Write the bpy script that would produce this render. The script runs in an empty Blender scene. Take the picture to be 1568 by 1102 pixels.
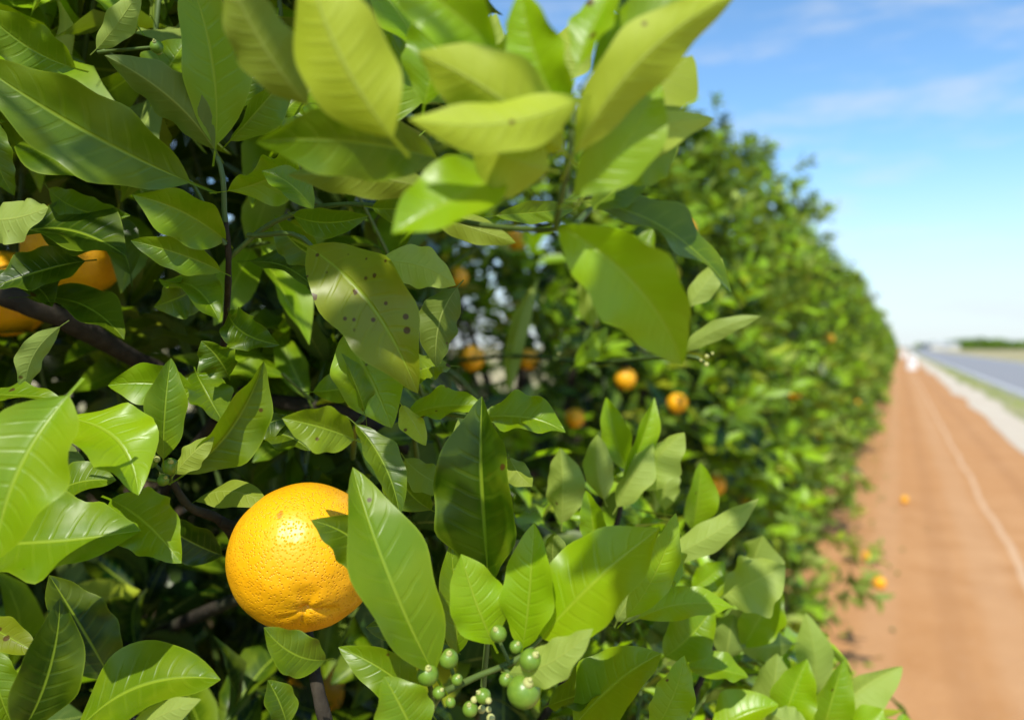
import bpy, math
import numpy as np
from mathutils import Vector, Matrix
rng=np.random.default_rng(7)
# ------------------------------------------------------------------ helpers
F=1220.0; CH=1.5; PITCH=math.atan(21/F)
C=np.array([0,0,CH]); FW=np.array([0,math.cos(PITCH),-math.sin(PITCH)]); UP=np.array([0,math.sin(PITCH),math.cos(PITCH)])
def P(u,v,d): return C+np.array([(u-784)/F*d,0,0])+UP*((551-v)/F*d)+FW*d
def G(u,v,z=0.0):
    r=P(u,v,1.0)-C; k=(z-CH)/r[2]; return C+r*k
TH=math.radians(25.9); SA=np.array([math.sin(TH),math.cos(TH),0]); LA=np.array([math.cos(TH),-math.sin(TH),0])
def RW(s,l,z=0.0): return SA*s+LA*l+np.array([0,0,z])
def nrm(a): return a/np.maximum(np.linalg.norm(a,axis=-1,keepdims=True),1e-9)
SUN_AZ=nrm(np.array([-.22,-1.0,0])); EL=math.radians(49)
SUNV=SUN_AZ*math.cos(EL)+np.array([0,0,math.sin(EL)])
coll=bpy.context.scene.collection
def link(o,parent=None):
    coll.objects.link(o)
    if parent is not None: o.parent=parent
    return o
def empty(name,loc=(0,0,0)):
    o=bpy.data.objects.new(name,None); o.location=loc; o.empty_display_size=.2; coll.objects.link(o); return o
def fastmesh(name,V,Q):
    me=bpy.data.meshes.new(name); V=np.asarray(V,dtype=np.float32); Q=np.asarray(Q,dtype=np.int32)
    k=Q.shape[1]
    me.vertices.add(len(V)); me.vertices.foreach_set('co',V.ravel())
    me.loops.add(Q.size); me.loops.foreach_set('vertex_index',Q.ravel())
    me.polygons.add(len(Q)); me.polygons.foreach_set('loop_start',np.arange(0,Q.size,k,dtype=np.int32))
    me.polygons.foreach_set('loop_total',np.full(len(Q),k,dtype=np.int32))
    me.polygons.foreach_set('use_smooth',np.ones(len(Q),dtype=bool))
    me.update(calc_edges=True); me.validate(); return me
# ------------------------------------------------------------------ node helpers
class NT:
    def __init__(s,name):
        s.m=bpy.data.materials.new(name); s.m.use_nodes=True; s.t=s.m.node_tree; s.t.nodes.clear()
        s.out=s.n('ShaderNodeOutputMaterial')
    def n(s,typ,**kw):
        x=s.t.nodes.new(typ)
        for k,v in kw.items(): setattr(x,k,v)
        return x
    def set(s,sock,v):
        if isinstance(v,bpy.types.NodeSocket): s.t.links.new(v,sock)
        else:
            if isinstance(v,(tuple,list)) and len(v)==3 and sock.type=='RGBA': v=(*v,1)
            sock.default_value=v
    def math(s,op,a,b=0.0,c=None,clamp=False):
        x=s.n('ShaderNodeMath',operation=op,use_clamp=clamp); s.set(x.inputs[0],a); s.set(x.inputs[1],b)
        if c is not None: s.set(x.inputs[2],c)
        return x.outputs[0]
    def mix(s,f,a,b,bt='MIX'):
        x=s.n('ShaderNodeMix',data_type='RGBA',blend_type=bt); s.set(x.inputs[0],f); s.set(x.inputs[6],a); s.set(x.inputs[7],b); return x.outputs[2]
    def ss(s,v,a,b):
        x=s.n('ShaderNodeMapRange',interpolation_type='SMOOTHSTEP'); s.set(x.inputs[0],v); x.inputs[1].default_value=a; x.inputs[2].default_value=b; return x.outputs[0]
    def noise(s,scale,detail=3,vec=None,rough=.55):
        x=s.n('ShaderNodeTexNoise'); x.inputs['Scale'].default_value=scale; x.inputs['Detail'].default_value=detail; x.inputs['Roughness'].default_value=rough
        if vec is not None: s.set(x.inputs['Vector'],vec)
        return x.outputs['Fac']
    def pos(s): return s.n('ShaderNodeNewGeometry').outputs['Position']
    def pbr(s,col,rough=.6,spec=.5,normal=None):
        b=s.n('ShaderNodeBsdfPrincipled'); s.set(b.inputs['Base Color'],col); s.set(b.inputs['Roughness'],rough); s.set(b.inputs['Specular IOR Level'],spec)
        if normal is not None: s.set(b.inputs['Normal'],normal)
        return b
    def bump(s,h,st=.3,dist=.01):
        x=s.n('ShaderNodeBump'); x.inputs['Strength'].default_value=st; x.inputs['Distance'].default_value=dist; s.set(x.inputs['Height'],h); return x.outputs[0]
    def fin(s,sh): s.t.links.new(sh,s.out.inputs[0]); return s.m
def leaf_material(name,detail=2):
    m=NT(name)
    at=m.n('ShaderNodeAttribute',attribute_name='lvar'); sp=m.n('ShaderNodeSeparateColor'); m.set(sp.inputs[0],at.outputs['Color'])
    var,old,spot=sp.outputs[0],sp.outputs[1],sp.outputs[2]
    top=m.mix(var,(0.004,0.025,0.001),(0.265,0.450,0.003))  # near-black low end carries the crown's inner shade in the leaf colour
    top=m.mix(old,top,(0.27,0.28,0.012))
    bot=m.mix(var,(0.025,0.070,0.004),(0.38,0.48,0.09))
    bot=m.mix(old,bot,(0.45,0.52,0.012))  # underside yellow: age, plus backlit glow painted into the top shoot's leaves
    trc=m.mix(var,(0.05,0.17,0.001),(0.62,0.82,0.010))
    norm=None
    if detail:
        pos=m.pos()
        lu=m.n('ShaderNodeAttribute',attribute_name='luv'); sx=m.n('ShaderNodeSeparateXYZ'); m.set(sx.inputs[0],lu.outputs['Vector'])
        a=m.math('ABSOLUTE',sx.outputs[0]); t=sx.outputs[1]
        rib=m.math('SUBTRACT',1.0,m.ss(a,0.015,0.07))
        n2=m.noise(42,2,pos)
        c=m.math('SUBTRACT',t,m.math('MULTIPLY',m.math('POWER',a,1.3),0.13))
        c=m.math('ADD',c,m.math('MULTIPLY',n2,0.06))
        cs=m.math('COSINE',m.math('MULTIPLY',c,2*math.pi*10))
        vein=m.math('MULTIPLY',m.ss(cs,0.5,1.0),m.math('SUBTRACT',1.0,m.ss(a,0.4,0.95)))
        vv=m.math('MAXIMUM',rib,m.math('MULTIPLY',vein,0.13))
        if detail==2: vv=m.math('MAXIMUM',vv,m.math('MULTIPLY',m.ss(a,.93,1.0),.5))
        top=m.mix(m.math('MULTIPLY',vv,0.7),top,(0.35,0.48,0.03))
        bot=m.mix(m.math('MULTIPLY',vv,0.5),bot,(0.44,0.52,0.10))
        # blotchy yellowing towards the margin, different on every leaf
        yel=m.math('MULTIPLY',m.ss(m.math('ADD',n2,m.math('MULTIPLY',a,.15)),.50,.72),.32)
        top=m.mix(yel,top,(0.27,0.36,0.006))
        if detail==2:
            vo=m.n('ShaderNodeTexVoronoi'); vo.inputs['Scale'].default_value=200; m.set(vo.inputs['Vector'],pos)
            sc=m.n('ShaderNodeSeparateColor'); m.set(sc.inputs[0],vo.outputs['Color'])
            near=m.math('SUBTRACT',1.0,m.ss(m.math('SUBTRACT',vo.outputs['Distance'],m.math('MULTIPLY',sc.outputs[1],.26)),.06,.20))
            pick=m.math('GREATER_THAN',m.math('ADD',sc.outputs[0],m.math('MULTIPLY',spot,.30)),.988)
            bl=m.math('MULTIPLY',m.math('MULTIPLY',near,pick),.85)
            top=m.mix(bl,top,(0.09,0.03,0.006)); bot=m.mix(bl,bot,(0.11,0.035,0.006)); trc=m.mix(bl,trc,(0.03,0.01,0.0))
            h=m.math('ADD',m.math('MULTIPLY',m.math('MAXIMUM',m.math('MULTIPLY',rib,.8),m.math('MULTIPLY',vein,.3)),-1.0),m.math('MULTIPLY',n2,2.0))
            norm=m.bump(h,.42,.0012)
    bf=m.n('ShaderNodeNewGeometry').outputs['Backfacing']
    col=m.mix(bf,top,bot)
    rough=m.math('ADD',m.math('MULTIPLY',bf,.25),.36 if detail else .42)
    if detail: rough=m.math('ADD',rough,m.math('MULTIPLY',m.math('SUBTRACT',n2,.5),.35))
    b=m.pbr(col,rough,.40,norm)
    tr=m.n('ShaderNodeBsdfTranslucent'); m.set(tr.inputs[0],trc)
    mx=m.n('ShaderNodeMixShader'); mx.inputs[0].default_value=(.16,.13,.34)[detail]
    m.t.links.new(b.outputs[0],mx.inputs[1]); m.t.links.new(tr.outputs[0],mx.inputs[2])
    return m.fin(mx.outputs[0])
LEAF=leaf_material('citrus_leaf',2); LEAFM=leaf_material('citrus_leaf_inner',1); LEAFR=leaf_material('citrus_leaf_simple',0)
def mat_bark():
    m=NT('citrus_bark'); p=m.pos(); n=m.noise(90,4,p); n2=m.noise(18,2,p)
    c=m.mix(n,(0.016,0.012,0.008),(0.07,0.058,0.04)); c=m.mix(m.ss(n2,.5,.75),c,(0.05,0.055,0.03))
    return m.fin(m.pbr(c,.85,.2,m.bump(n,.7,.004)).outputs[0])
def mat_twig():
    m=NT('green_twig'); p=m.pos(); n=m.noise(120,3,p)
    return m.fin(m.pbr(m.mix(n,(0.05,0.09,0.015),(0.13,0.19,0.04)),.5,.4,m.bump(n,.3,.001)).outputs[0])
def mat_orange():
    m=NT('orange_peel'); tc=m.n('ShaderNodeTexCoord').outputs['Object']
    vo=m.n('ShaderNodeTexVoronoi'); vo.inputs['Scale'].default_value=640; m.set(vo.inputs['Vector'],tc)
    pore=m.math('SUBTRACT',1.0,m.ss(vo.outputs['Distance'],.05,.42))
    n=m.noise(30,3,tc); n2=m.noise(120,2,tc)
    c=m.mix(n,(0.92,0.37,0.003),(0.98,0.52,0.005))
    c=m.mix(m.math('MULTIPLY',pore,.35),c,(0.78,0.24,0.002))
    bl=m.ss(m.noise(75,3,tc),.70,.76); c=m.mix(m.math('MULTIPLY',bl,.6),c,(0.35,0.12,0.01))
    h=m.math('ADD',m.math('MULTIPLY',pore,-.8),m.math('MULTIPLY',n2,1.2))
    b=m.pbr(c,.38,.45,m.bump(h,.6,.001))
    return m.fin(b.outputs[0])
def mat_bud():
    m=NT('fruitlet'); p=m.pos(); n=m.noise(300,3,p)
    return m.fin(m.pbr(m.mix(n,(0.08,0.18,0.012),(0.22,0.34,0.035)),.35,.5,m.bump(n,.3,.0006)).outputs[0])
def mat_cream():
    m=NT('flower_cream'); p=m.pos(); n=m.noise(300,3,p)
    return m.fin(m.pbr(m.mix(n,(0.36,0.40,0.10),(0.58,0.56,0.22)),.6,.3).outputs[0])
BARK,TWIG,ORANGE,BUD,CREAM=mat_bark(),mat_twig(),mat_orange(),mat_bud(),mat_cream()
# ------------------------------------------------------------------ leaves
def leaves(name,D,rows,cols,mat,parent=None):
    B,A,N=D['B'],nrm(D['A']),D['N']; n=len(B)
    N=nrm(N-(N*A).sum(1,keepdims=True)*A); S=np.cross(A,N)
    tt=np.concatenate([[-.13,-.03],np.linspace(0,1,rows+1)]) if rows>4 else np.linspace(0,1,rows+1)
    ss=np.linspace(-1,1,cols+1)
    tc=np.clip(tt,0,1)
    w=np.sin(np.pi*tc**.92)**.82*(1-.08*tc); w[tc<=0]=.0; w[-1]=0; w=np.maximum(w,.035); w[-1]=.004
    L=D['L'][:,None,None]; W=D['W'][:,None,None]/2
    T=tt[None,:,None]; SS=ss[None,None,:]; ww=w[None,:,None]
    ph=rng.uniform(0,6.28,(n,1,1)); fr=rng.uniform(1.5,3.2,(n,1,1)); sg=rng.uniform(-1,1,(n,1,1))
    bumpf=4*T*(1-T)
    aw=D['wave'][:,None,None]
    off=D['bend'][:,None,None]*L*bumpf + D['fold'][:,None,None]*W*ww*np.abs(SS)**1.15 \
        + aw*W*ww*np.abs(SS)**2*np.sin(6.283*fr*T+ph+SS*1.3) + aw*.5*W*ww*SS*sg*np.sin(3.1*T) \
        + aw*.12*L*np.sin(5*T+ph)*T*(1-T)*2
    lat=W*ww*SS*(1+.06*np.sin(9*T*fr+ph*2)*np.abs(SS))*(1-.25*D['fold'][:,None,None]**2)+D['curve'][:,None,None]*L*bumpf+0*T
    ax=L*T+0*SS
    V=B[:,None,None,:]+A[:,None,None,:]*ax[...,None]+N[:,None,None,:]*off[...,None]+S[:,None,None,:]*lat[...,None]
    R=len(tt); K=cols+1
    idx=np.arange(R*K).reshape(R,K)
    q=np.stack([idx[:-1,:-1],idx[:-1,1:],idx[1:,1:],idx[1:,:-1]],-1).reshape(-1,4)
    Q=(q[None]+np.arange(n)[:,None,None]*R*K).reshape(-1,4)
    me=fastmesh(name,V.reshape(-1,3),Q)
    col=np.zeros((n,R*K,4),dtype=np.float32); col[:,:,0]=D['var'][:,None]; col[:,:,1]=D['old'][:,None]; col[:,:,2]=D['spot'][:,None]; col[:,:,3]=1
    at=me.attributes.new('lvar','FLOAT_COLOR','POINT'); at.data.foreach_set('color',col.ravel())
    uv=np.zeros((n,R,K,3),dtype=np.float32); uv[...,0]=ss[None,None,:]; uv[...,1]=tt[None,:,None]
    at=me.attributes.new('luv','FLOAT_VECTOR','POINT'); at.data.foreach_set('vector',uv.ravel())
    me.materials.append(mat)
    o=bpy.data.objects.new(name,me)
    if parent is not False: link(o,parent)
    return o
def shoots(P0,D0,nl,L0,L1,length,varlo,varhi):
    """leafy shoots: nl leaves spiralling about an axis, upper face towards the shoot tip"""
    n=len(P0); D0=nrm(D0)
    h=np.where(np.abs(D0[:,2:3])<.9,np.array([[0,0,1.]]),np.array([[1.,0,0]]))
    X=nrm(np.cross(D0,h)); Y=np.cross(D0,X)
    i=np.arange(nl)[None,:]; az=i*2.4+rng.uniform(0,6.28,(n,1))+rng.normal(0,.25,(n,nl))
    f=(i+.5)/nl
    al=np.radians(78-42*f)+rng.normal(0,.2,(n,nl))
    ln=length[:,None] if np.ndim(length) else length
    B=P0[:,None,:]+D0[:,None,:]*(ln*f)[...,None]
    rad=X[:,None,:]*np.cos(az)[...,None]+Y[:,None,:]*np.sin(az)[...,None]
    A=rad*np.sin(al)[...,None]+D0[:,None,:]*np.cos(al)[...,None]
    A[...,2]-=.12
    N=D0[:,None,:]*np.sin(al)[...,None]-rad*np.cos(al)[...,None]
    N=N+rng.normal(0,.28,N.shape)+np.array([0,0,.25])
    m=n*nl
    Ls=rng.uniform(L0,L1,(n,nl))*(1.0-.25*f**2)
    base=rng.uniform(varlo,varhi,(n,1)); var=np.clip(base+.25*(f-.4)+rng.normal(0,.12,(n,nl)),0,1)
    d=dict(B=B.reshape(m,3),A=A.reshape(m,3),N=N.reshape(m,3),L=Ls.reshape(m),W=(Ls*rng.uniform(.34,.52,(n,nl))).reshape(m),
      bend=rng.uniform(-.04,.16,m),curve=rng.normal(0,.04,m),fold=rng.uniform(.05,.8,m),wave=rng.uniform(.03,.3,m),
      var=var.reshape(m),old=(rng.random(m)<.10)*rng.uniform(.3,.9,m),spot=(rng.random(m)<.08)*.8)
    return d
def sub(d,mask): return {k:v[mask] for k,v in d.items()}
def cat(*ds): return {k:np.concatenate([d[k] for d in ds]) for k in ds[0]}
# ------------------------------------------------------------------ tubes
class Tubes:
    def __init__(s): s.V=[];s.Q=[];s.n=0
    def add(s,pts,rad,seg=8,sub_=5):
        pts=np.array(pts,float); rad=np.array(rad,float)
        if len(pts)>2 and sub_>1:
            e=np.vstack([2*pts[0]-pts[1],pts,2*pts[-1]-pts[-2]]); o=[];r=[]
            for i in range(len(pts)-1):
                for j in range(sub_):
                    t=j/sub_; a,b,c,d=e[i],e[i+1],e[i+2],e[i+3]
                    o.append(.5*((2*b)+(-a+c)*t+(2*a-5*b+4*c-d)*t*t+(-a+3*b-3*c+d)*t**3)); r.append(rad[i]*(1-t)+rad[i+1]*t)
            o.append(pts[-1]); r.append(rad[-1]); pts=np.array(o); rad=np.array(r)
        tg=nrm(np.gradient(pts,axis=0)); h=np.array([.3,.5,.81]); 
        X=nrm(np.cross(tg,h)); Y=np.cross(tg,X)
        a=np.linspace(0,2*np.pi,seg,endpoint=False)
        rr=rad[:,None]*(1+.06*rng.normal(size=(len(rad),1)))
        V=pts[:,None,:]+(X[:,None,:]*np.cos(a)[None,:,None]+Y[:,None,:]*np.sin(a)[None,:,None])*rr[...,None]
        R=len(pts); id=np.arange(R*seg).reshape(R,seg); nx=np.roll(id,-1,axis=1)
        q=np.stack([id[:-1],nx[:-1],nx[1:],id[1:]],-1).reshape(-1,4)+s.n
        s.V.append(V.reshape(-1,3)); s.Q.append(q); s.n+=R*seg
    def obj(s,name,mat,parent=None):
        me=fastmesh(name,np.vstack(s.V),np.vstack(s.Q)); me.materials.append(mat)
        o=bpy.data.objects.new(name,me)
        return link(o,parent)
# ------------------------------------------------------------------ spheres
def sphere_arrays(nu=24,nv=14):
    th=np.linspace(0.001,np.pi-.001,nv); ph=np.linspace(0,2*np.pi,nu,endpoint=False)
    V=np.stack([np.sin(th)[:,None]*np.cos(ph),np.sin(th)[:,None]*np.sin(ph),np.cos(th)[:,None]+0*ph],-1)
    id=np.arange(nu*nv).reshape(nv,nu); nx=np.roll(id,-1,axis=1)
    Q=np.stack([id[:-1],id[1:],nx[1:],nx[:-1]],-1).reshape(-1,4)
    return V.reshape(-1,3),Q
def orange_mesh(name,nu=160,nv=110,seed=0):
    V,Q=sphere_arrays(nu,nv)
    th=np.arccos(np.clip(V[:,2],-1,1)); ph=np.arctan2(V[:,1],V[:,0])
    # +Z blossom end (slight navel), -Z stem end
    rad=1-.085*np.exp(-(th/.075)**2)-.05*np.exp(-(th/.30)**2)
    rad+=(-.040*np.abs(np.cos(1.5*ph+.4*np.sin(ph*2)+.5))**8-.016*np.cos(4*ph+1))*np.exp(-((th-.26)/.17)**2)
    rad+=.012*np.sin(2*ph+1)*np.sin(th)**2+.006*np.sin(5*ph+3*th)*np.sin(th)+.004*np.sin(9*ph+1)*np.sin(7*th)
    ts=np.pi-th; rad+=-.05*np.exp(-(ts/.16)**2)
    V=V*rad[:,None]; V[:,2]*=.97
    me=fastmesh(name,V,Q); me.materials.append(ORANGE); return me
def blobs(name,cs,rs,mat,parent=None,nu=14,nv=9,sq=None):
    V,Q=sphere_arrays(nu,nv); n=len(cs)
    rs=np.array(rs)
    VV=(V[None]*rs[:,None,None])+np.array(cs)[:,None,:]
    QQ=(Q[None]+np.arange(n)[:,None,None]*len(V)).reshape(-1,4)
    me=fastmesh(name,VV.reshape(-1,3),QQ); me.materials.append(mat)
    o=bpy.data.objects.new(name,me)
    if parent is not False: link(o,parent)
    return o
# ------------------------------------------------------------------ crown generator
def crownR(z):
    q=(z-1.45)/1.85
    return np.sqrt(np.maximum(1-np.abs(q)**np.where(q>0,2.6,4.5),0))
def crown(ns,seed,rs=1.72,rl=1.06,shell=.17,amp=1.0):
    r=np.random.default_rng(seed); az=r.uniform(0,6.283,ns); z=r.uniform(.10,3.28,ns)
    p=r.uniform(0,6.28,8)
    lump=1+amp*(.06*np.sin(3*az+2.1*z+p[0])+.06*np.sin(5*az-3.3*z+p[1])+.06*np.sin(9*az+5*z+p[2])+.05*np.sin(7.5*z+2*az+p[3])+.05*np.sin(14*az-9*z+p[6]))
    fr=1-np.abs(r.normal(0,shell,ns)); fr=np.clip(fr,.2,1)
    out=r.random(ns)<.07; fr[out]+=r.uniform(0,.13,out.sum())
    R=crownR(z)*lump*fr
    Pp=np.stack([np.cos(az)*R*rl,np.sin(az)*R*rs,z*(1+.05*np.sin(3*az+p[4])+.04*np.sin(7*az+p[5]))+(z>2.9)*r.uniform(0,.28,ns)*(r.random(ns)<.3)],-1)
    O=np.stack([np.cos(az),np.sin(az),np.clip((z-1.1)/1.4,-.35,1.6)],-1)
    D=nrm(O)*.8+r.normal(0,.38,(ns,3))+np.array([0,0,.35])
    return Pp,D,fr
def tree_variant(seed,ns=3200,k=1.12,rows=3):
    Pp,D,fr=crown(ns,seed,amp=1.3)
    d=shoots(Pp,D,7,.075*k,.125*k,rng.uniform(.07,.14,len(Pp)),.1,1.0)
    ff=np.repeat(fr,7); d['var']=np.clip(d['var']*np.clip((ff-.65)/.28,.0,1.1),0,1)  # leaves darken towards the crown's inside: shade put into their colour
    f=leaves('foliage',d,rows,2,LEAFR,False)
    tb=Tubes(); r=np.random.default_rng(seed+50)
    tb.add([(0,0,-.05),(.02,0,.3),(0,.03,.65)],[.10,.08,.07],12)
    for i in range(26 if k<1.5 else 8):
        a=r.uniform(0,6.28); z=r.uniform(.5,3.0); R=crownR(z)*.85
        e=np.array([np.cos(a)*R*.95,np.sin(a)*R*1.6,z]); m=e*.5+np.array([0,0,.15])+r.normal(0,.08,3); m[2]=max(m[2],.5)
        tb.add([(0,0,.5),m*.5+np.array([0,0,.3]),m,e],[.045,.03,.02,.006],6,4)
    me=fastmesh('trunk_and_limbs',np.vstack(tb.V),np.vstack(tb.Q)); me.materials.append(BARK)
    Po,Do,fo=crown(34,seed+9,shell=.03); kk=Po[:,2]<2.2
    fo_=blobs('oranges',Po[kk]*np.array([.93,.93,1]),r.uniform(.034,.041,kk.sum()),ORANGE,False)
    return f.data,me,fo_.data
VARS=[tree_variant(11),tree_variant(23)]
LOW=[tree_variant(31,1250,1.6,2),tree_variant(47,1250,1.6,2)]
# ------------------------------------------------------------------ row of trees
for k in range(40):
    s=3.6+3.15*k; j=rng.normal(0,.10,2)
    fm,tm,om=(VARS if k<4 else LOW)[k%2]
    e=empty('orange_tree',tuple(RW(s+j[0],-1.55+j[1]*.6)))
    e.rotation_euler=(0,0,-TH+(math.pi if (k//2)%2 else 0)+rng.normal(0,.06))
    sc=rng.uniform(.95,1.05); e.scale=(sc*rng.uniform(.97,1.05),sc,.765 if k==0 else rng.uniform(.80,.95))
    for nm,me in (('foliage',fm),('trunk_and_limbs',tm),('oranges',om)):
        link(bpy.data.objects.new(nm,me),e)
    if k==0: tree0=e
# ------------------------------------------------------------------ NEAR TREE
near=empty('orange_tree')
TC=RW(.15,-1.6)
def cam(Pw):
    r=Pw-C; dep=r@FW; x=r[...,0]; y=r@UP
    dd=np.where(dep>1e-3,dep,1e-3)
    return 784+F*x/dd,551-F*y/dd,dep
OC=P(467,851,.43)
# crown filler
Pp,D,fr=crown(5200,5,rs=1.65,rl=1.45,shell=.22)
ca,sa_=math.cos(-TH),math.sin(-TH)
Rm=np.array([[ca,-sa_,0],[sa_,ca,0],[0,0,1]])
Pw=Pp@Rm.T+TC; Dw=D@Rm.T
d=shoots(Pw,Dw,7,.075,.12,rng.uniform(.07,.14,len(Pw)),.0,.30)  # low tone range paints interior shade into the crown leaves
def keep(d):
    ok=np.ones(len(d['B']),bool); rnd=rng.random(len(ok))
    for q in (d['B'],d['B']+nrm(d['A'])*d['L'][:,None],d['B']+nrm(d['A'])*d['L'][:,None]*.5):
        u,v,z=cam(q); dist=np.linalg.norm(q-C,axis=1)
        ok&=dist>.35
        infr=(z>.02)&(u>-350)&(u<2100)&(v>-420)&(v<1500)
        ok&=~(infr&(z<.56))
        lim=np.where(v<230,640+(230-v)*.5,np.where(v<560,665,np.where(v<640,700,700+(v-640)*1.15)))
        ok&=~((z>0)&(z<2.0)&(u>lim)&(v>-500)&(v<1700))
        o=np.linalg.norm(q-OC,axis=1); ok&=o>.052
        # the camera side of the tree is open: sparse shoots between the sun and the front leaves
        op=(q[:,2]>1.35)&(z<.35)
        ok&=~(op&(q[:,0]>-.55)); ok&=~(op&(q[:,0]>-.85)&(rnd<.6))
    return ok
d=sub(d,keep(d)); leaves('crown_foliage',d,5,2,LEAFM,near)
# dense mid fill behind the front leaves
tw=Tubes(); wd=Tubes()
def fill(n,ur,vr,dr,vlo,vhi,L0,L1,nl=7,up=.5,tocam=.5,check=True,lenr=(.06,.12)):
    u=rng.uniform(*ur,n); v=rng.uniform(*vr,n); z=rng.uniform(*dr,n)
    Pn=np.array([P(a,b,c) for a,b,c in zip(u,v,z)])
    Dn=rng.normal(0,.55,(n,3))+np.array([.25,-tocam,up])
    ln=rng.uniform(*lenr,n)
    dd=shoots(Pn,Dn,nl,L0,L1,ln,vlo,vhi)
    if check: dd=sub(dd,keep(dd))
    else:
        u1,v1,z1=cam(dd['B']+nrm(dd['A'])*dd['L'][:,None]); dd=sub(dd,z1>.47)
    # deeper leaves darkened: interior shade put into the leaf colour
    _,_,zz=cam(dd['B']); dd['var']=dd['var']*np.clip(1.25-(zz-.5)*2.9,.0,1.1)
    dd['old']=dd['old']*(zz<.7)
    Dn=nrm(Dn)
    for a,b,l in zip(Pn,Dn,ln):
        q=a+b*l; uu,vv,zz=cam(q)
        if zz>.5 : tw.add([a-b*.05+np.array([0,.02,-.03]),a,q],[.0022,.0018,.001],6,3)
    return dd
f0=fill(85,(-250,640),(-560,200),(.50,.66),.25,.95,.06,.10,check=False)  # layer reaching above the view, added to shade the interior leaves
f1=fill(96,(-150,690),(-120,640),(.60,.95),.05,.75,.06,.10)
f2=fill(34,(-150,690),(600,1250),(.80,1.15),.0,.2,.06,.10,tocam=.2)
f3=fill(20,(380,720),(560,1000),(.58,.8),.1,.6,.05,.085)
f4=fill(150,(-250,680),(300,1300),(1.15,1.7),.0,.03,.09,.13,tocam=.1)  # near-black backing leaves: deep shade of the gaps painted as leaf colour
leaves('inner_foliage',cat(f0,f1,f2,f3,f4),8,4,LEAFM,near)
# unseen shoots added above the view to cast dapples on the front leaves
n=17; q0=np.stack([rng.uniform(-.72,.22,n),rng.uniform(-.12,.22,n),rng.uniform(1.84,2.05,n)],-1)
fs=shoots(q0,rng.normal(0,.5,(n,3))+np.array([0,-.2,.3]),6,.06,.095,rng.uniform(.06,.1,n),.3,.9)
okm=np.ones(len(fs['B']),bool)
for k_ in (0,.5,1.0):
    q=fs['B']+nrm(fs['A'])*fs['L'][:,None]*k_
    r=q-OC; tproj=r@SUNV; dist=np.linalg.norm(r-tproj[:,None]*SUNV[None],axis=1)
    okm&=dist>.050
    uu,v_,zz=cam(q); okm&=(zz<.03)|(v_<-60)
    okm&=np.linalg.norm(q-C,axis=1)>.2
leaves('upper_shoots',sub(fs,okm),8,4,LEAFM,near)
for a in q0: tw.add([a-np.array([.35,-.35,-.05]),a-np.array([.15,-.12,.02]),a],[.004,.003,.0015],6,4)
# lower right skirt shoots (upright, paler)
def skirt(n):
    out=[];k=0
    while k<n:
        u=rng.uniform(760,1420); v=rng.uniform(740,1350); z=rng.uniform(.62,1.15)
        lim=760+max(0,(u-980))*.95
        if v<lim+30: continue
        out.append((u,v,z)); k+=1
    return np.array([P(*a) for a in out])
NS=100
Sp=skirt(NS); Sd=rng.normal(0,.3,(NS,3))+np.array([.2,-.1,1.0])
ln=rng.uniform(.06,.11,NS)
ds=shoots(Sp,Sd,8,.045,.078,ln,.25,1.0); ds['W']*=.82
u,v,z=cam(ds['B']+nrm(ds['A'])*ds['L'][:,None]); ds=sub(ds,(z>.5)&(v>690+np.maximum(0,u-960)*.9))
leaves('skirt_shoots',ds,8,4,LEAFM,near)
for a,b,l in zip(Sp,nrm(Sd),ln):
    uu,vv_,zz=cam(a+b*l)
    if vv_>740+max(0,uu-960)*.95: tw.add([a-b*.08,a,a+b*l*.85],[.0025,.002,.001],6,3)
# ---- individually modelled front leaves: base(u,v,d) tip(u,v,d) width roll bend curve fold var old spot
H=[]
DS=1.0
def hl(bu,bv,bd,tu,tv,td,w,roll=0,bend=.07,curve=0,fold=.25,var=.55,old=0,spot=0,wave=.16,up=None):
    if up is None:
        c=math.cos(math.radians(roll)); up=.35 if c>0 else (-.25 if (bv+tv)/2<330 else 0.0)
    H.append((bu,bv,bd*DS,tu,tv,td*DS,w,roll,bend,curve,fold,var,old,spot,wave,up))
# blurred shoot, top centre
DS=.90
hl(770,265,.29,600,358,.27,100,25,.08,-.05,.3,.85)
hl(668,243,.33,392,218,.31,104,-35,.14,.10,.25,.4)
hl(862,232,.28,640,80,.27,130,160,.10,.06,.35,.7,.8)
hl(890,150,.27,625,182,.26,85,190,.08,-.12,.35,.9,.8)
hl(872,185,.28,798,-20,.27,92,-20,.08,-.05,.3,1)
hl(880,235,.28,1130,-12,.27,100,200,.08,-.10,.4,.8,.8)
hl(905,110,.29,1110,0,.28,66,-20,.06,-.10,.4,.6)
hl(880,300,.29,1010,120,.29,100,20,.08,.06,.3,.8)
hl(900,290,.30,1095,183,.31,74,170,.08,-.12,.3,1,.4,up=0)
hl(930,262,.32,1038,222,.33,66,30,.08,.05,.3,.7)
hl(935,180,.31,1060,85,.33,95,150,.05,.05,.3,.3,.5)
hl(600,210,.27,470,-60,.26,150,165,.08,-.05,.3,.8,.85)
hl(760,80,.28,585,-50,.27,105,-20,.08,.06,.3,1)
hl(470,160,.30,345,-50,.28,95,170,.06,-.05,.3,.2,.4)
hl(855,345,.31,1045,560,.32,125,25,.14,-.13,.3,.95)
hl(900,310,.35,1120,448,.37,70,-40,.10,-.04,.3,.35)
hl(665,290,.36,440,268,.36,62,175,.05,.03,.3,.1,.4)
hl(885,100,.28,945,-20,.29,60,-30,.06,0,.3,.8)
hl(650,160,.33,700,-10,.33,90,-20,.06,0,.3,.7)
hl(700,200,.34,760,20,.34,84,160,.06,0,.3,.6,.4)
hl(740,160,.34,830,40,.34,84,20,.06,0,.3,.8)
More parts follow.
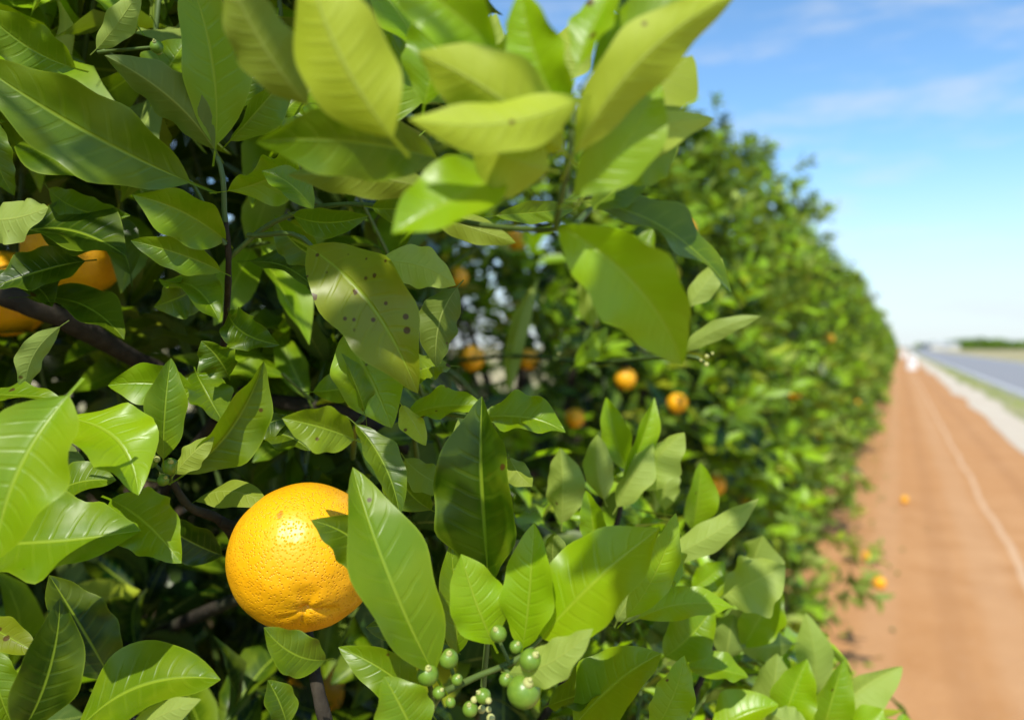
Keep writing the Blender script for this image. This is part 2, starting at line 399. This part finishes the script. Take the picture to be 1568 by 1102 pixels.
hl(840,140,.35,900,20,.35,74,160,.06,0,.3,.7,.4)
hl(600,190,.38,620,20,.39,80,30,.06,0,.3,.6)
hl(840,260,.28,720,210,.28,120,170,.12,-.05,.3,.8,.7)
hl(800,280,.30,690,150,.30,90,10,.12,-.05,.3,.8)
hl(560,120,.38,520,-40,.38,80,10,.06,0,.3,.55)
hl(905,320,.34,985,255,.36,64,20,.06,0,.3,.4)
hl(650,90,.38,560,-40,.38,80,30,.06,0,.3,.9)
hl(980,60,.50,930,-60,.50,50,20,.06,0,.3,.3)
hl(940,90,.50,1010,-50,.52,50,20,.06,0,.3,.3)
DS=1.0
hl(660,330,.38,790,372,.38,45,170,.05,0,.3,.3,.4)
hl(760,330,.38,880,320,.40,35,20,.05,0,.3,.5)
hl(640,210,.42,560,300,.42,60,20,.05,0,.3,.5)
hl(650,280,.44,740,250,.44,60,20,.05,0,.3,.3)
hl(450,330,.40,565,330,.38,46,30,.08,.06,.3,.3)
hl(480,320,.40,400,262,.40,46,20,.08,.06,.3,.5)
hl(570,318,.36,690,300,.35,50,20,.08,.06,.3,.3)
# upper left
hl(290,279,.41,-45,88,.37,128,-22,.05,-.03,.28,.36)
hl(328,228,.42,160,85,.39,75,150,.10,.12,.5,.35)
hl(330,222,.42,282,-50,.39,100,15,.05,.05,.32,.75)
hl(115,105,.45,-30,10,.42,80,-20,.08,-.08,.3,.55)
hl(148,75,.44,215,-20,.43,42,170,.06,.05,.3,.85)
hl(350,292,.42,440,222,.40,75,40,-.10,.28,.4,.75,wave=.3)
hl(352,215,.43,455,105,.44,52,50,.08,-.08,.5,.5)
hl(50,205,.46,182,282,.44,105,-20,.08,.05,.3,.30)
hl(-25,335,.42,74,318,.41,66,160,.06,.10,.3,.8)
hl(-10,180,.43,22,300,.44,46,0,.06,.1,.3,.4)
hl(345,368,.43,203,298,.40,80,-35,.08,.10,.5,.6,wave=.25)
hl(338,415,.43,200,368,.41,52,-30,.08,.05,.4,.5)
hl(10,362,.45,192,392,.43,100,-50,.08,-.08,.3,.10)
hl(368,165,.47,388,40,.47,66,10,.05,0,.2,.35)
hl(300,440,.46,235,470,.44,60,-40,.1,0,.4,.3,wave=.3)
hl(250,430,.45,335,490,.43,62,-30,.1,-.08,.4,.45,wave=.3)
hl(350,480,.45,428,528,.43,60,20,.1,.1,.4,.2,wave=.3)
hl(210,40,.46,130,-60,.46,60,0,.06,0,.3,.6)
hl(235,150,.46,290,60,.46,60,-30,.06,0,.3,.5)
hl(110,140,.48,30,190,.46,60,20,.06,0,.3,.4)
hl(130,400,.46,-10,440,.44,62,20,.06,0,.3,.12)
hl(40,455,.47,190,520,.45,60,-40,.06,-.1,.3,.12)
hl(-20,420,.47,80,470,.45,60,-40,.06,-.1,.3,.15)
hl(440,250,.45,560,235,.44,50,-50,.06,-.1,.3,.2)
hl(430,180,.45,540,120,.46,60,-30,.06,-.1,.3,.4)
hl(60,352,.46,185,352,.45,50,20,.06,.1,.3,.15)
hl(75,290,.46,200,330,.45,50,20,.06,.1,.3,.4)
hl(200,420,.50,120,330,.52,60,20,.06,.1,.3,.15)
# middle
hl(472,378,.40,640,602,.385,128,15,.10,-.10,.16,.35,.8,1,up=.1)
hl(578,402,.42,698,437,.42,66,170,.06,-.10,.2,1)
hl(700,440,.43,668,562,.42,66,160,.06,.12,.3,.1,.2,.5)
hl(528,512,.42,600,655,.41,104,10,.10,-.03,.2,.75)
hl(560,640,.41,522,540,.40,36,60,.1,-.10,.4,.45)
hl(542,672,.38,432,640,.365,72,-30,.10,.05,.45,.5,.2,.6)
hl(545,650,.40,612,792,.385,52,-20,.08,-.05,.5,.25)
hl(735,640,.42,866,662,.41,62,-35,.08,-.05,.3,.55)
hl(620,640,.43,745,625,.42,46,-30,.08,-.05,.3,.65)
hl(615,620,.42,652,682,.41,36,150,.05,.0,.3,.8,.9)
hl(748,890,.40,738,606,.39,124,-30,.06,.02,.45,.12)
hl(715,870,.42,702,640,.41,40,160,.06,-.02,.3,.7)
hl(620,702,.43,697,750,.42,48,160,.06,.1,.3,.4,.3)
hl(690,560,.45,600,600,.43,50,20,.06,.1,.3,.5,.2,.7)
hl(780,700,.43,815,745,.42,40,150,.06,.1,.3,.3,.4,.8)
hl(440,640,.45,350,690,.44,50,-20,.06,.1,.3,.15)
hl(480,600,.46,610,570,.46,50,-20,.06,.1,.3,.4)
hl(380,400,.47,480,440,.46,56,-50,.06,-.1,.3,.1)
hl(500,400,.47,420,330,.46,56,-30,.06,-.1,.3,.3)
hl(660,780,.45,600,690,.44,60,-30,.06,-.1,.3,.3)
# centre bottom shoot
hl(664,1030,.36,540,715,.37,116,22,.09,-.08,.36,.55,wave=.1)
hl(800,992,.36,818,800,.36,80,-18,.07,.04,.25,.85)
hl(755,985,.36,706,848,.36,88,15,.07,-.05,.2,.9)
hl(828,975,.36,1010,808,.35,132,-15,.10,.03,.25,.8)
hl(960,945,.40,1035,785,.40,56,20,.06,.05,.3,.85)
hl(780,1030,.35,908,962,.33,62,165,.08,.10,.3,.8)
hl(640,1135,.35,588,1035,.35,90,0,.08,0,.2,.55)
hl(655,1085,.39,518,990,.39,66,-30,.08,.08,.3,.5)
hl(700,1000,.40,690,830,.40,60,10,.06,0,.3,.5)
hl(690,990,.42,560,960,.42,60,-30,.06,.1,.3,.2)
hl(588,905,.375,476,796,.365,84,10,.08,.14,.3,.20,up=0)
hl(498,1010,.39,404,960,.375,66,-10,.08,-.12,.3,.25)
hl(300,766,.44,415,778,.420,42,150,.10,-.10,.3,.3,.4)
hl(880,1110,.42,1012,1000,.42,100,-25,.08,0,.3,.6)
hl(1000,1120,.44,1048,1003,.44,62,20,.06,.05,.3,.8)
hl(840,1080,.44,960,1040,.43,60,-45,.06,.05,.3,.3)
# lower left
hl(104,606,.34,-10,860,.32,150,20,.06,.05,.3,.70)
hl(98,640,.39,212,758,.37,112,-20,.12,-.12,.25,1,.15)
hl(250,702,.41,262,548,.41,62,10,.05,-.03,.3,.45)
hl(283,725,.41,404,553,.41,78,40,.05,.07,.6,.35)
hl(268,725,.40,328,668,.40,36,150,.08,0,.3,.5,.3)
hl(92,500,.43,38,608,.42,38,150,.08,.18,.3,.8)
hl(-20,835,.39,216,812,.39,120,-20,.08,.07,.3,.55)
hl(170,765,.41,278,862,.39,96,15,.06,-.05,.3,.55)
hl(80,755,.42,178,735,.42,50,-30,.08,-.03,.3,.4)
hl(115,1120,.38,338,1040,.38,108,-30,.08,-.10,.3,.45)
hl(30,1125,.38,92,915,.38,92,20,.06,.05,.3,.12)
hl(-15,990,.38,25,1120,.38,60,0,.06,.05,.3,.5)
hl(190,1125,.37,308,1070,.36,44,160,.06,0,.3,.8)
hl(170,1040,.45,75,880,.44,90,0,.06,0,.3,.03)
hl(300,600,.44,165,590,.43,66,-30,.08,.08,.3,.75)
hl(300,570,.45,345,650,.44,60,-30,.08,.08,.3,.4)
hl(-20,605,.42,95,612,.41,36,-50,.08,.08,.3,.5)
hl(350,575,.44,308,522,.43,60,-30,.1,.1,.4,.25,wave=.3)
hl(380,668,.45,475,690,.44,56,-40,.08,-.1,.3,.12)
hl(30,700,.45,130,705,.45,60,160,.06,0,.3,.4)
hl(340,850,.47,240,800,.46,60,-40,.06,0,.3,.1)
hl(-30,950,.45,60,1000,.44,50,20,.06,0,.3,.3,.6,.8)
hl(440,1110,.46,410,1040,.46,50,20,.06,0,.3,.3)
# right lower individually visible shoots
for t in [(860,800,.55,858,686,.55,60,160,.95),(925,765,.56,915,665,.55,46,165,.9),(955,745,.58,1002,608,.58,36,20,.9),
 (945,775,.57,1000,678,.57,44,160,1),(985,750,.57,1048,662,.56,52,165,1),(960,720,.60,928,608,.6,44,20,.8),
 (1018,780,.62,1030,698,.62,38,160,.9),(1060,810,.62,1072,708,.61,48,15,.75),(1005,860,.55,1162,763,.54,44,160,1),
 (908,845,.52,897,750,.52,38,-20,.7),(1150,880,.65,1168,820,.65,56,160,.7),(1108,912,.58,1202,866,.57,80,160,1),
 (978,946,.5,1122,928,.5,46,-30,.85),(945,950,.52,998,880,.52,62,160,.7),(1138,990,.6,1192,888,.6,62,20,.7),
 (1112,1008,.6,1122,940,.6,56,160,.6),(1018,1005,.55,1092,928,.55,66,20,.6),(1050,1022,.55,1146,1036,.55,42,-30,.7),
 (1165,1110,.6,1190,1000,.6,60,160,.8),(1248,1070,.66,1234,938,.66,52,160,.95),(1195,1120,.58,1236,1008,.58,66,20,.75),
 (1288,1085,.62,1382,1020,.62,48,160,1),(1255,1130,.6,1292,1010,.6,52,20,.65),(1090,1120,.56,1192,1078,.56,60,-20,.9),
 (1215,985,.62,1130,992,.61,46,160,.7),(780,600,1.0,825,425,1.0,30,160,.8),(905,500,.9,900,415,.9,36,160,.95),
 (1040,540,.62,1165,484,.6,28,160,.8),(1050,470,.6,1105,395,.6,36,160,.9),(960,430,.7,1000,350,.7,40,20,.5),
 (880,560,.8,930,500,.8,30,20,.8),(1300,1120,.6,1352,1085,.6,50,20,.9),(1030,900,.5,1000,840,.5,46,30,.7),
 (850,880,.46,850,815,.46,40,160,.5),(1060,900,.6,1110,860,.6,40,20,.8),(1240,1120,.56,1180,1090,.56,50,160,.9)]:
    bu,bv,bd,tu,tv,td,w,ro,va=t; hl(bu,bv,bd,tu,tv,td,w*1.08,ro+rng.uniform(-25,25),.07,rng.uniform(-.06,.06),rng.uniform(.2,.6),va*(.85 if ro>90 else 1))
n=len(H); Hh=np.array([h for h in H],float)
Bp=np.array([P(*h[:3]) for h in H]); Tp=np.array([P(*h[3:6]) for h in H]); A=nrm(Tp-Bp)
vv=nrm(C-(Bp+Tp)/2); N0=nrm(vv-(vv*A).sum(1,keepdims=True)*A); ro=np.radians(Hh[:,7])[:,None]
Nn=N0*np.cos(ro)+np.cross(A,N0)*np.sin(ro)+np.array([0,0,1])*Hh[:,15:16]
dm=(Hh[:,2]+Hh[:,5])/2
Np_=nrm(Nn-(Nn*A).sum(1,keepdims=True)*A); fc=(Np_*N0).sum(1)
flip=np.where(np.cos(np.radians(Hh[:,7]))<0,-1,1)
bad=(fc*flip)<.5
Nn[bad]=(N0*np.cos(ro)+np.cross(A,N0)*np.sin(ro))[bad]; fc=np.where(bad,np.cos(ro[:,0]),fc)
D=dict(B=Bp,A=A,N=Nn,L=np.linalg.norm(Tp-Bp,axis=1),W=Hh[:,6]/F*dm/np.maximum(.7,np.abs(fc))*1.04,
  bend=Hh[:,8]*flip,curve=Hh[:,9]*flip,fold=Hh[:,10],var=Hh[:,11],old=Hh[:,12],spot=Hh[:,13],wave=Hh[:,14])
leaves('front_leaves',D,22,10,LEAF,near)
# ---- stems
def st(tb,pts,rad): tb.add([P(*p) for p in pts],rad,10,6)
st(wd,[(-120,400,.55),(0,448,.52),(110,495,.54),(250,570,.64),(400,610,.64),(540,635,.60),(640,700,.64)],[.0085,.0078,.007,.007,.006,.005,.004])
st(wd,[(330,640,.62),(345,500,.5),(350,400,.44),(345,330,.43)],[.003,.0022,.0017,.0013])
st(tw,[(345,340,.43),(330,235,.425),(240,130,.45),(150,72,.45)],[.0014,.0013,.0012,.001])
st(tw,[(350,395,.44),(420,340,.43),(520,313,.41),(640,325,.37),(740,345,.33),(858,350,.28),(905,320,.30)],[.0015,.0014,.0013,.0013,.0012,.0011,.001])
st(tw,[(850,352,.28),(862,290,.262),(872,240,.255),(880,150,.255)],[.0012,.0011,.001,.0008])
st(tw,[(345,375,.43),(300,290,.42),(285,275,.41)],[.0013,.001,.001])
st(wd,[(400,900,.60),(365,830,.49),(335,795,.46),(290,775,.44),(262,735,.43)],[.005,.0038,.0030,.0024,.0018])
st(wd,[(340,800,.46),(372,806,.46),(400,790,.458)],[.003,.0028,.0026])
st(wd,[(520,1180,.46),(495,1090,.44),(480,1020,.46),(470,960,.52)],[.0045,.004,.0035,.003])
st(tw,[(640,1160,.38),(665,1075,.37),(720,1040,.365),(790,1010,.36),(830,975,.36)],[.0022,.0018,.0016,.0014,.001])
st(tw,[(665,1080,.37),(655,1035,.362)],[.0012,.001]); st(tw,[(700,1050,.366),(687,1010,.362)],[.001,.0009])
st(tw,[(770,1020,.361),(800,1052,.35)],[.0011,.001]); st(tw,[(780,1015,.36),(762,975,.358)],[.001,.0009])
st(tw,[(262,735,.43),(232,706,.425)],[.001,.0009]); st(tw,[(262,738,.43),(262,712,.42)],[.001,.0009]); st(tw,[(262,740,.43),(215,732,.42)],[.001,.0009])
st(tw,[(150,80,.45),(240,72,.44)],[.001,.0009])
st(tw,[(640,720,.6),(640,640,.45),(735,640,.42)],[.002,.0015,.001])
st(tw,[(540,700,.5),(545,655,.42),(560,600,.43),(480,380,.41),(380,360,.43)],[.002,.0017,.0014,.0012,.0014])
st(tw,[(740,1050,.41),(748,950,.405),(748,890,.40)],[.0016,.0014,.0012])
st(wd,[(700,1300,.8),(860,1050,.62),(930,850,.6),(960,740,.6)],[.005,.0035,.0025,.0012])
st(wd,[(900,1300,.8),(1040,1100,.62),(1110,960,.62)],[.004,.003,.0015])
st(wd,[(1000,1350,.8),(1180,1160,.66),(1240,1060,.66)],[.004,.003,.0015])
st(tw,[(640,560,1.1),(780,545,1.0),(900,555,.85),(1040,545,.62),(1085,558,.6)],[.003,.0024,.002,.0015,.001])
st(tw,[(780,545,1.0),(800,490,1.0)],[.0015,.001]); st(tw,[(880,555,.85),(905,495,.9)],[.0015,.001])
# trunk and scaffold limbs of the near tree
T0=np.array([TC[0],TC[1],0])
wd.add([T0+[0,0,-.05],T0+[.02,0,.3],T0+[0,.02,.7]],[.11,.085,.075],14)
for e,r in (((-120,400,.55),.0085),((330,640,.62),.004),((400,900,.60),.005),((700,1300,.8),.006),((640,560,1.1),.004)):
    E=P(*e); Mi=(T0+np.array([0,0,.65]))*.5+E*.5+np.array([0,.65,-.05])
    wd.add([T0+[0,0,.6],(T0+[0,.4,.75])*.7+E*.3,Mi,E],[.045,.022,.009,r],10,6)
for i in range(16):
    a=rng.uniform(1.2,5.2); z=rng.uniform(.8,3.0); R=crownR(np.array(z))*1.1
    E=T0+np.array([np.cos(a)*R,np.sin(a)*R,z]); wd.add([T0+[0,0,.6],(T0+[0,0,.7])*.5+E*.5+[0,0,.1],E],[.045,.025,.006],8,5)
wd.obj('trunk_and_branches',BARK,near); tw.obj('green_twigs',TWIG,near)
# ---- buds and fruitlets
def fruitlets(L):
    cs=[P(u,v,d) for u,v,d,r in L]; rs=[r/F*d for u,v,d,r in L]
    blobs('fruitlets',cs,rs,BUD,near,20,14)
    cc=[];cr=[]
    for (u,v,d,r),c,rr in zip(L,cs,rs):
        out=nrm(C-c)*.55+np.array([rng.normal(0,.3),0,.45]); out=nrm(out)
        cc.append(c+out*rr*.95); cr.append(rr*.34); cc.append(c+out*rr*1.3); cr.append(rr*.16)
        cc.append(c-out*rr*.75); cr.append(rr*.6)
    blobs('flower_remains',cc,cr,CREAM,near,12,8)
fruitlets([(655,1032,.36,17),(687,1008,.362,15),(802,1058,.345,26),(812,1010,.34,17),(763,970,.345,13),(740,1065,.36,12),
 (230,705,.425,12),(261,714,.42,13),(215,730,.42,10),(240,72,.44,10),(700,1040,.36,9),(672,1060,.36,10),(775,1040,.35,11),(720,1085,.36,12),
 (640,1060,.37,9),(790,990,.342,10),(690,1075,.36,8),(250,735,.425,9)])
cl=[];cr=[]
for u,v,d,k in ((780,505,1.0,4),(900,480,.85,3),(1085,555,.6,4),(945,480,.8,3),(870,520,.85,3),(625,1075,.4,4),(745,1085,.36,5),(835,540,.95,3),(238,712,.43,5)):
    for i in range(k):
        cl.append(P(u+rng.normal(0,12),v+rng.normal(0,14),d+rng.normal(0,.01))); cr.append(rng.uniform(.001,.0022))
blobs('flower_buds',cl,cr,CREAM,near,10,7)
# oranges inside the near tree
cs=[P(115,382,.60),P(10,450,.66),P(480,1060,.95),P(-200,700,.7)]
blobs('inner_oranges',cs,[.036,.035,.036,.037],ORANGE,near,40,26)
# fruit hanging in the face of the next tree
cs=np.array([P(790,368,2.25),P(722,548,1.95),P(808,550,2.15),P(958,580,2.25),P(1037,617,2.35),P(1050,352,2.45),P(1095,742,2.45),P(700,425,2.05),P(1215,600,3.3),P(880,640,2.3)])
ob=blobs('face_oranges',cs,[.030,.032,.028,.030,.030,.032,.032,.028,.034,.028],ORANGE,tree0,20,14)
bpy.context.view_layer.update(); ob.matrix_parent_inverse=tree0.matrix_world.inverted()
# ---- the orange
def orange(loc,rad,axis,seed,hi=True):
    me=orange_mesh('orange_fruit',200 if hi else 48,150 if hi else 32,seed)
    for v in me.vertices: v.co*=rad
    o=bpy.data.objects.new('orange_fruit',me); o.location=loc
    o.rotation_euler=Vector(axis).to_track_quat('Z','Y').to_euler(); link(o); return o
oc=OC; orr=.0398
vw=nrm(C-oc); upv=nrm(np.array([0,0,1])-vw*vw[2])
ax=vw*.70-upv*.71
orange(oc,orr,ax,1)
stx=Tubes(); e0=oc-nrm(ax)*orr*.90; stx.add([e0,e0-nrm(ax)*.012+np.array([-.004,0,.0]),P(400,790,.458)],[.002,.0024,.0026],8,4)
stx.obj('fruit_stalk',TWIG,near)
for (u,v,r) in ((1347,893,.037),(1328,852,.036),(1385,763,.036)):
    g=G(u,v+7); orange((g[0],g[1],r*.93),r,(rng.normal(),rng.normal(),.2),int(u),False)
# ------------------------------------------------------------------ ground strips
def strip(name,l0,l1,z,mat,s0=-25,s1=900,ragged=.0,n=260):
    ss=s0+(s1-s0)*np.linspace(0,1,n)**2.2
    jl=rng.normal(0,1,(n,2)); jl=(jl+np.roll(jl,1,0))*ragged*.5
    V=[]
    for i,s in enumerate(ss):
        V.append(RW(s,l0+jl[i,0],z)); V.append(RW(s,l1+jl[i,1],z))
    Q=[(2*i,2*i+1,2*i+3,2*i+2) for i in range(n-1)]
    me=fastmesh(name,V,Q); me.materials.append(mat); return link(bpy.data.objects.new(name,me))
def gmat(name,c1,c2,c3,sc,tracks=False):
    m=NT(name); p=m.pos(); n=m.noise(sc,5,p,.65); n2=m.noise(sc*.12,2,p); n3=m.noise(sc*12,2,p,.7)
    c=m.mix(m.ss(n,.3,.7),c1,c2); c=m.mix(m.math('MULTIPLY',m.ss(n2,.4,.65),.6),c,c3)
    c=m.mix(m.math('MULTIPLY',m.ss(n3,.55,.8),.35),c,tuple(min(.8,x*1.3) for x in c2))
    if tracks:
        d=m.n('ShaderNodeVectorMath',operation='DOT_PRODUCT'); m.set(d.inputs[0],p); d.inputs[1].default_value=tuple(LA)
        w=m.math('ADD',d.outputs['Value'],m.math('MULTIPLY',m.noise(.6,2,p),.12))
        for x0,wd_,f,cc in ((.80,.035,.6,(0.72,0.50,0.32)),(.60,.16,.22,(0.66,0.42,0.24)),(-.02,.14,.18,(0.66,0.42,0.24)),(.33,.10,.22,(0.36,0.17,0.07)),(1.22,.12,.25,(0.36,0.17,0.07))):
            q=m.math('SUBTRACT',1.0,m.ss(m.math('ABSOLUTE',m.math('SUBTRACT',w,x0)),wd_*.3,wd_))
            c=m.mix(m.math('MULTIPLY',q,f),c,cc)
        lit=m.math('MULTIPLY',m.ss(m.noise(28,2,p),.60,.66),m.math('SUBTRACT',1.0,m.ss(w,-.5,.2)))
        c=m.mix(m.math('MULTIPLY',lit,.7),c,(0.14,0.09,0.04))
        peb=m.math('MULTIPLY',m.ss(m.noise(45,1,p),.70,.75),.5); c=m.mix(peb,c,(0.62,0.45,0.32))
        sh=m.math('SUBTRACT',1.0,m.ss(w,-1.0,-.55)); c=m.mix(m.math('MULTIPLY',sh,.9),c,(0.06,0.04,0.02))  # shade under the trees painted into the dirt colour
    h=m.math('ADD',n,m.math('MULTIPLY',n3,.3))
    return m.fin(m.pbr(c,.95,.1,m.bump(h,.4,.025)).outputs[0])
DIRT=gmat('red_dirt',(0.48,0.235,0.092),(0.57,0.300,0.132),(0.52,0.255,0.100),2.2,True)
GRAV=gmat('pale_gravel',(0.56,0.47,0.35),(0.70,0.61,0.48),(0.58,0.47,0.35),5)
DRY=gmat('dry_grass',(0.38,0.31,0.16),(0.48,0.39,0.22),(0.28,0.28,0.12),1.2)
GRS=gmat('verge_grass',(0.28,0.29,0.12),(0.46,0.39,0.23),(0.22,0.26,0.09),3)
ASP=gmat('asphalt',(0.27,0.27,0.275),(0.31,0.31,0.315),(0.29,0.29,0.295),4)
PNT=gmat('road_paint',(0.7,0.7,0.68),(0.8,0.8,0.78),(0.7,0.7,0.7),4)
me=fastmesh('ground',[(-3000,-3000,-.012),(3000,-3000,-.012),(3000,3000,-.012),(-3000,3000,-.012)],[(0,1,2,3)]); me.materials.append(DRY); link(bpy.data.objects.new('ground',me))
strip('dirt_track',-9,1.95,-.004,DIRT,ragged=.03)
strip('gravel_shoulder',1.60,2.5,.002,GRAV,ragged=.10)
strip('grass_verge',2.4,3.4,.006,GRS,ragged=.12)
strip('asphalt_road',3.2,10.2,.012,ASP,ragged=.02)
strip('road_edge_line',3.5,3.62,.016,PNT)
strip('road_edge_line',9.8,9.92,.016,PNT)
# verge tufts of grass
n=4000; s=3+rng.random(n)**2*60; l=np.where(rng.random(n)<.5,rng.normal(2.8,.25,n),rng.uniform(10.5,15,n))
B=np.array([RW(a,b,0.0) for a,b in zip(s,l)]); A=rng.normal(0,.35,(n,3)); A[:,2]=1
dg=dict(B=B,A=A,N=rng.normal(0,1,(n,3)),L=rng.uniform(.04,.13,n),W=rng.uniform(.01,.025,n),bend=rng.uniform(0,.2,n),curve=np.zeros(n),fold=np.zeros(n),wave=np.zeros(n),var=rng.uniform(.4,1,n),old=rng.uniform(.3,1,n),spot=np.zeros(n))
leaves('grass_tufts',dg,3,2,LEAFR)
# fallen leaves at the foot of the row
n=900; s=rng.uniform(1.5,30,n); l=rng.normal(-.5,.25,n)
B=np.array([RW(a,b,.006) for a,b in zip(s,l)]); A=rng.normal(0,1,(n,3)); A[:,2]=rng.uniform(0,.15,n); N_=rng.normal(0,.25,(n,3)); N_[:,2]=1
dl=dict(B=B,A=A,N=N_,L=rng.uniform(.04,.07,n),W=rng.uniform(.02,.03,n),bend=rng.uniform(0,.1,n),curve=np.zeros(n),fold=rng.uniform(0,.4,n),wave=np.full(n,.1),var=rng.uniform(.0,.6,n),old=rng.uniform(.2,.7,n),spot=np.zeros(n))
leaves('leaf_litter',dl,4,2,LEAFR)
# low shoots reaching out at the foot of the row
Wp=np.array([RW(a,b,.05) for a,b in ((5.9,-.18),(6.0,-.28),(4.4,-.5),(5.2,-.45),(7.5,-.35),(3.6,-.6))])
dw=shoots(np.repeat(Wp,4,0)+rng.normal(0,.06,(24,3))*[1,1,.6],rng.normal(0,.5,(24,3))+[0.3,0,.8],7,.05,.08,.10,.5,1.0)
leaves('low_weeds',dw,4,2,LEAFR)
# ------------------------------------------------------------------ distance
def mass(name,cs,rs,n,leafL,vlo=.1,vhi=.6):
    cs=np.array(cs); k=rng.integers(0,len(cs),n); dr=nrm(rng.normal(0,1,(n,3))); rr=(1-np.abs(rng.normal(0,.18,n)))[:,None]
    B=cs[k]+dr*rr*np.array(rs)[k]; B[:,2]=np.maximum(B[:,2],.1)
    dd=dict(B=B,A=rng.normal(0,1,(n,3)),N=dr+rng.normal(0,.4,(n,3)),L=rng.uniform(.6,1.2,n)*leafL,W=rng.uniform(.4,.8,n)*leafL,bend=np.zeros(n),curve=np.zeros(n),fold=np.zeros(n),wave=np.full(n,.1),var=rng.uniform(vlo,vhi,n),old=np.zeros(n),spot=np.zeros(n))
    return leaves(name,dd,2,2,LEAFR)
cs=[];rs=[]
for i in range(60):
    dep=rng.uniform(330,420); u=rng.choice([rng.uniform(1465,1530),rng.uniform(1380,1900),rng.uniform(1540,1800)]); 
    h=rng.uniform(2.4,4.6)*(1 if rng.random()<.7 else .7); x=(u-784)/F*dep
    cs.append((x,dep,h*.55)); rs.append((rng.uniform(4,9),4,h*.6))
mass('distant_treeline',cs,rs,9000,1.5)
# roadside marker post
def box(V,Q,x0,x1,y0,y1,z0,z1,tp=1.0):
    b=len(V); cx,cy=(x0+x1)/2,(y0+y1)/2
    for z,k in ((z0,1),(z1,tp)):
        for x,y in ((x0,y0),(x1,y0),(x1,y1),(x0,y1)): V.append((cx+(x-cx)*k,cy+(y-cy)*k,z))
    Q+= [(b,b+3,b+2,b+1),(b+4,b+5,b+6,b+7),(b,b+1,b+5,b+4),(b+1,b+2,b+6,b+5),(b+2,b+3,b+7,b+6),(b+3,b,b+4,b+7)]
def simple(name,c,r=.6):
    m=NT(name); n=m.noise(20,3,m.pos()); return m.fin(m.pbr(m.mix(n,tuple(x*.85 for x in c),c),r).outputs[0])
WH=simple('white_paint',(.8,.8,.78)); RED=simple('red_reflector',(.5,.03,.02),.3); ROOF=simple('roof_sheet',(.5,.5,.5)); WALL=simple('pale_wall',(.6,.58,.52))
def part(name,boxes,mat,parent):
    V=[];Q=[]
    for b in boxes: box(V,Q,*b)
    me=fastmesh(name,V,Q); me.polygons.foreach_set('use_smooth',np.zeros(len(Q),bool)); me.materials.append(mat); return link(bpy.data.objects.new(name,me),parent)
for (u,v) in ((1396,566),(1383,548)):
    g=G(u,v); e=empty('roadside_marker_post',tuple(g)); 
    part('post',[(-.30,.30,-.08,.08,0,.86,.9),(-.25,.25,-.07,.07,.86,.95,.6)],WH,e)
    part('reflector',[(-.07,.07,-.088,-.082,.62,.74,1)],RED,e)
# distant farm shed
g=G(1440,535.5); e=empty('farm_shed',(g[0],g[1],0))
part('walls',[(-6,6,-4,4,0,2.0,1)],WALL,e)
V=[(-6.4,-4.4,2.01),(6.4,-4.4,2.01),(6.4,0,3.0),(-6.4,0,3.0),(6.4,4.4,2.01),(-6.4,4.4,2.01)]
me=fastmesh('roof',V,[(0,1,2,3),(3,2,4,5)]); me.materials.append(ROOF); link(bpy.data.objects.new('roof',me),e)
part('door',[(-1.6,1.6,-4.03,-4.005,0.02,1.9,1)],ROOF,e)
# ------------------------------------------------------------------ light
sv=Vector(SUNV)
su=bpy.data.lights.new('sun','SUN'); su.energy=5.0; su.angle=math.radians(.53); su.color=(1,.96,.88)
so=bpy.data.objects.new('sun',su); so.rotation_euler=sv.to_track_quat('Z','Y').to_euler(); so.location=(0,-5,8); coll.objects.link(so)
w=bpy.data.worlds.new('World'); bpy.context.scene.world=w; w.use_nodes=True; t=w.node_tree; t.nodes.clear()
W_=NT.__new__(NT); W_.t=t
sky=W_.n('ShaderNodeTexSky'); sky.sky_type='NISHITA'; sky.sun_disc=False; sky.sun_elevation=EL; sky.sun_rotation=math.atan2(sv.x,sv.y); sky.altitude=50; sky.air_density=1.0; sky.dust_density=.3; sky.ozone_density=1.6
tc=W_.n('ShaderNodeTexCoord').outputs['Generated']
mp=W_.n('ShaderNodeMapping'); mp.inputs['Scale'].default_value=(1.3,1.9,6.5); mp.inputs['Rotation'].default_value=(0,.45,.3); W_.set(mp.inputs[0],tc)
nz=W_.noise(3.2,6,mp.outputs[0],.62)
sx=W_.n('ShaderNodeSeparateXYZ'); W_.set(sx.inputs[0],tc)
c=W_.mix(1.0,sky.outputs[0],(1.18,1.55,1.75),'MULTIPLY')
c=W_.mix(W_.math('MULTIPLY',W_.ss(nz,.45,.68),.40),c,(6.8,7.2,7.7))
hz=W_.math('SUBTRACT',1.0,W_.ss(sx.outputs[2],-.02,.23)); hz=W_.math('MULTIPLY',hz,.88)
c=W_.mix(hz,c,(6.7,7.2,7.7))
bg=W_.n('ShaderNodeBackground'); bg.inputs[1].default_value=.12; wo=W_.n('ShaderNodeOutputWorld'); W_.set(bg.inputs[0],c)
t.links.new(bg.outputs[0],wo.inputs[0])
# ------------------------------------------------------------------ camera
cd=bpy.data.cameras.new('camera'); cd.lens=F/1568*36; cd.sensor_width=36; cd.clip_start=.02; cd.clip_end=6000
cd.dof.use_dof=True; cd.dof.focus_distance=.415; cd.dof.aperture_fstop=5.2; cd.dof.aperture_blades=9
co=bpy.data.objects.new('camera',cd); co.location=tuple(C); co.rotation_euler=(math.pi/2-PITCH,0,0); coll.objects.link(co)
sc=bpy.context.scene; sc.camera=co
sc.view_settings.view_transform='Standard'; sc.view_settings.look='None'; sc.view_settings.exposure=0
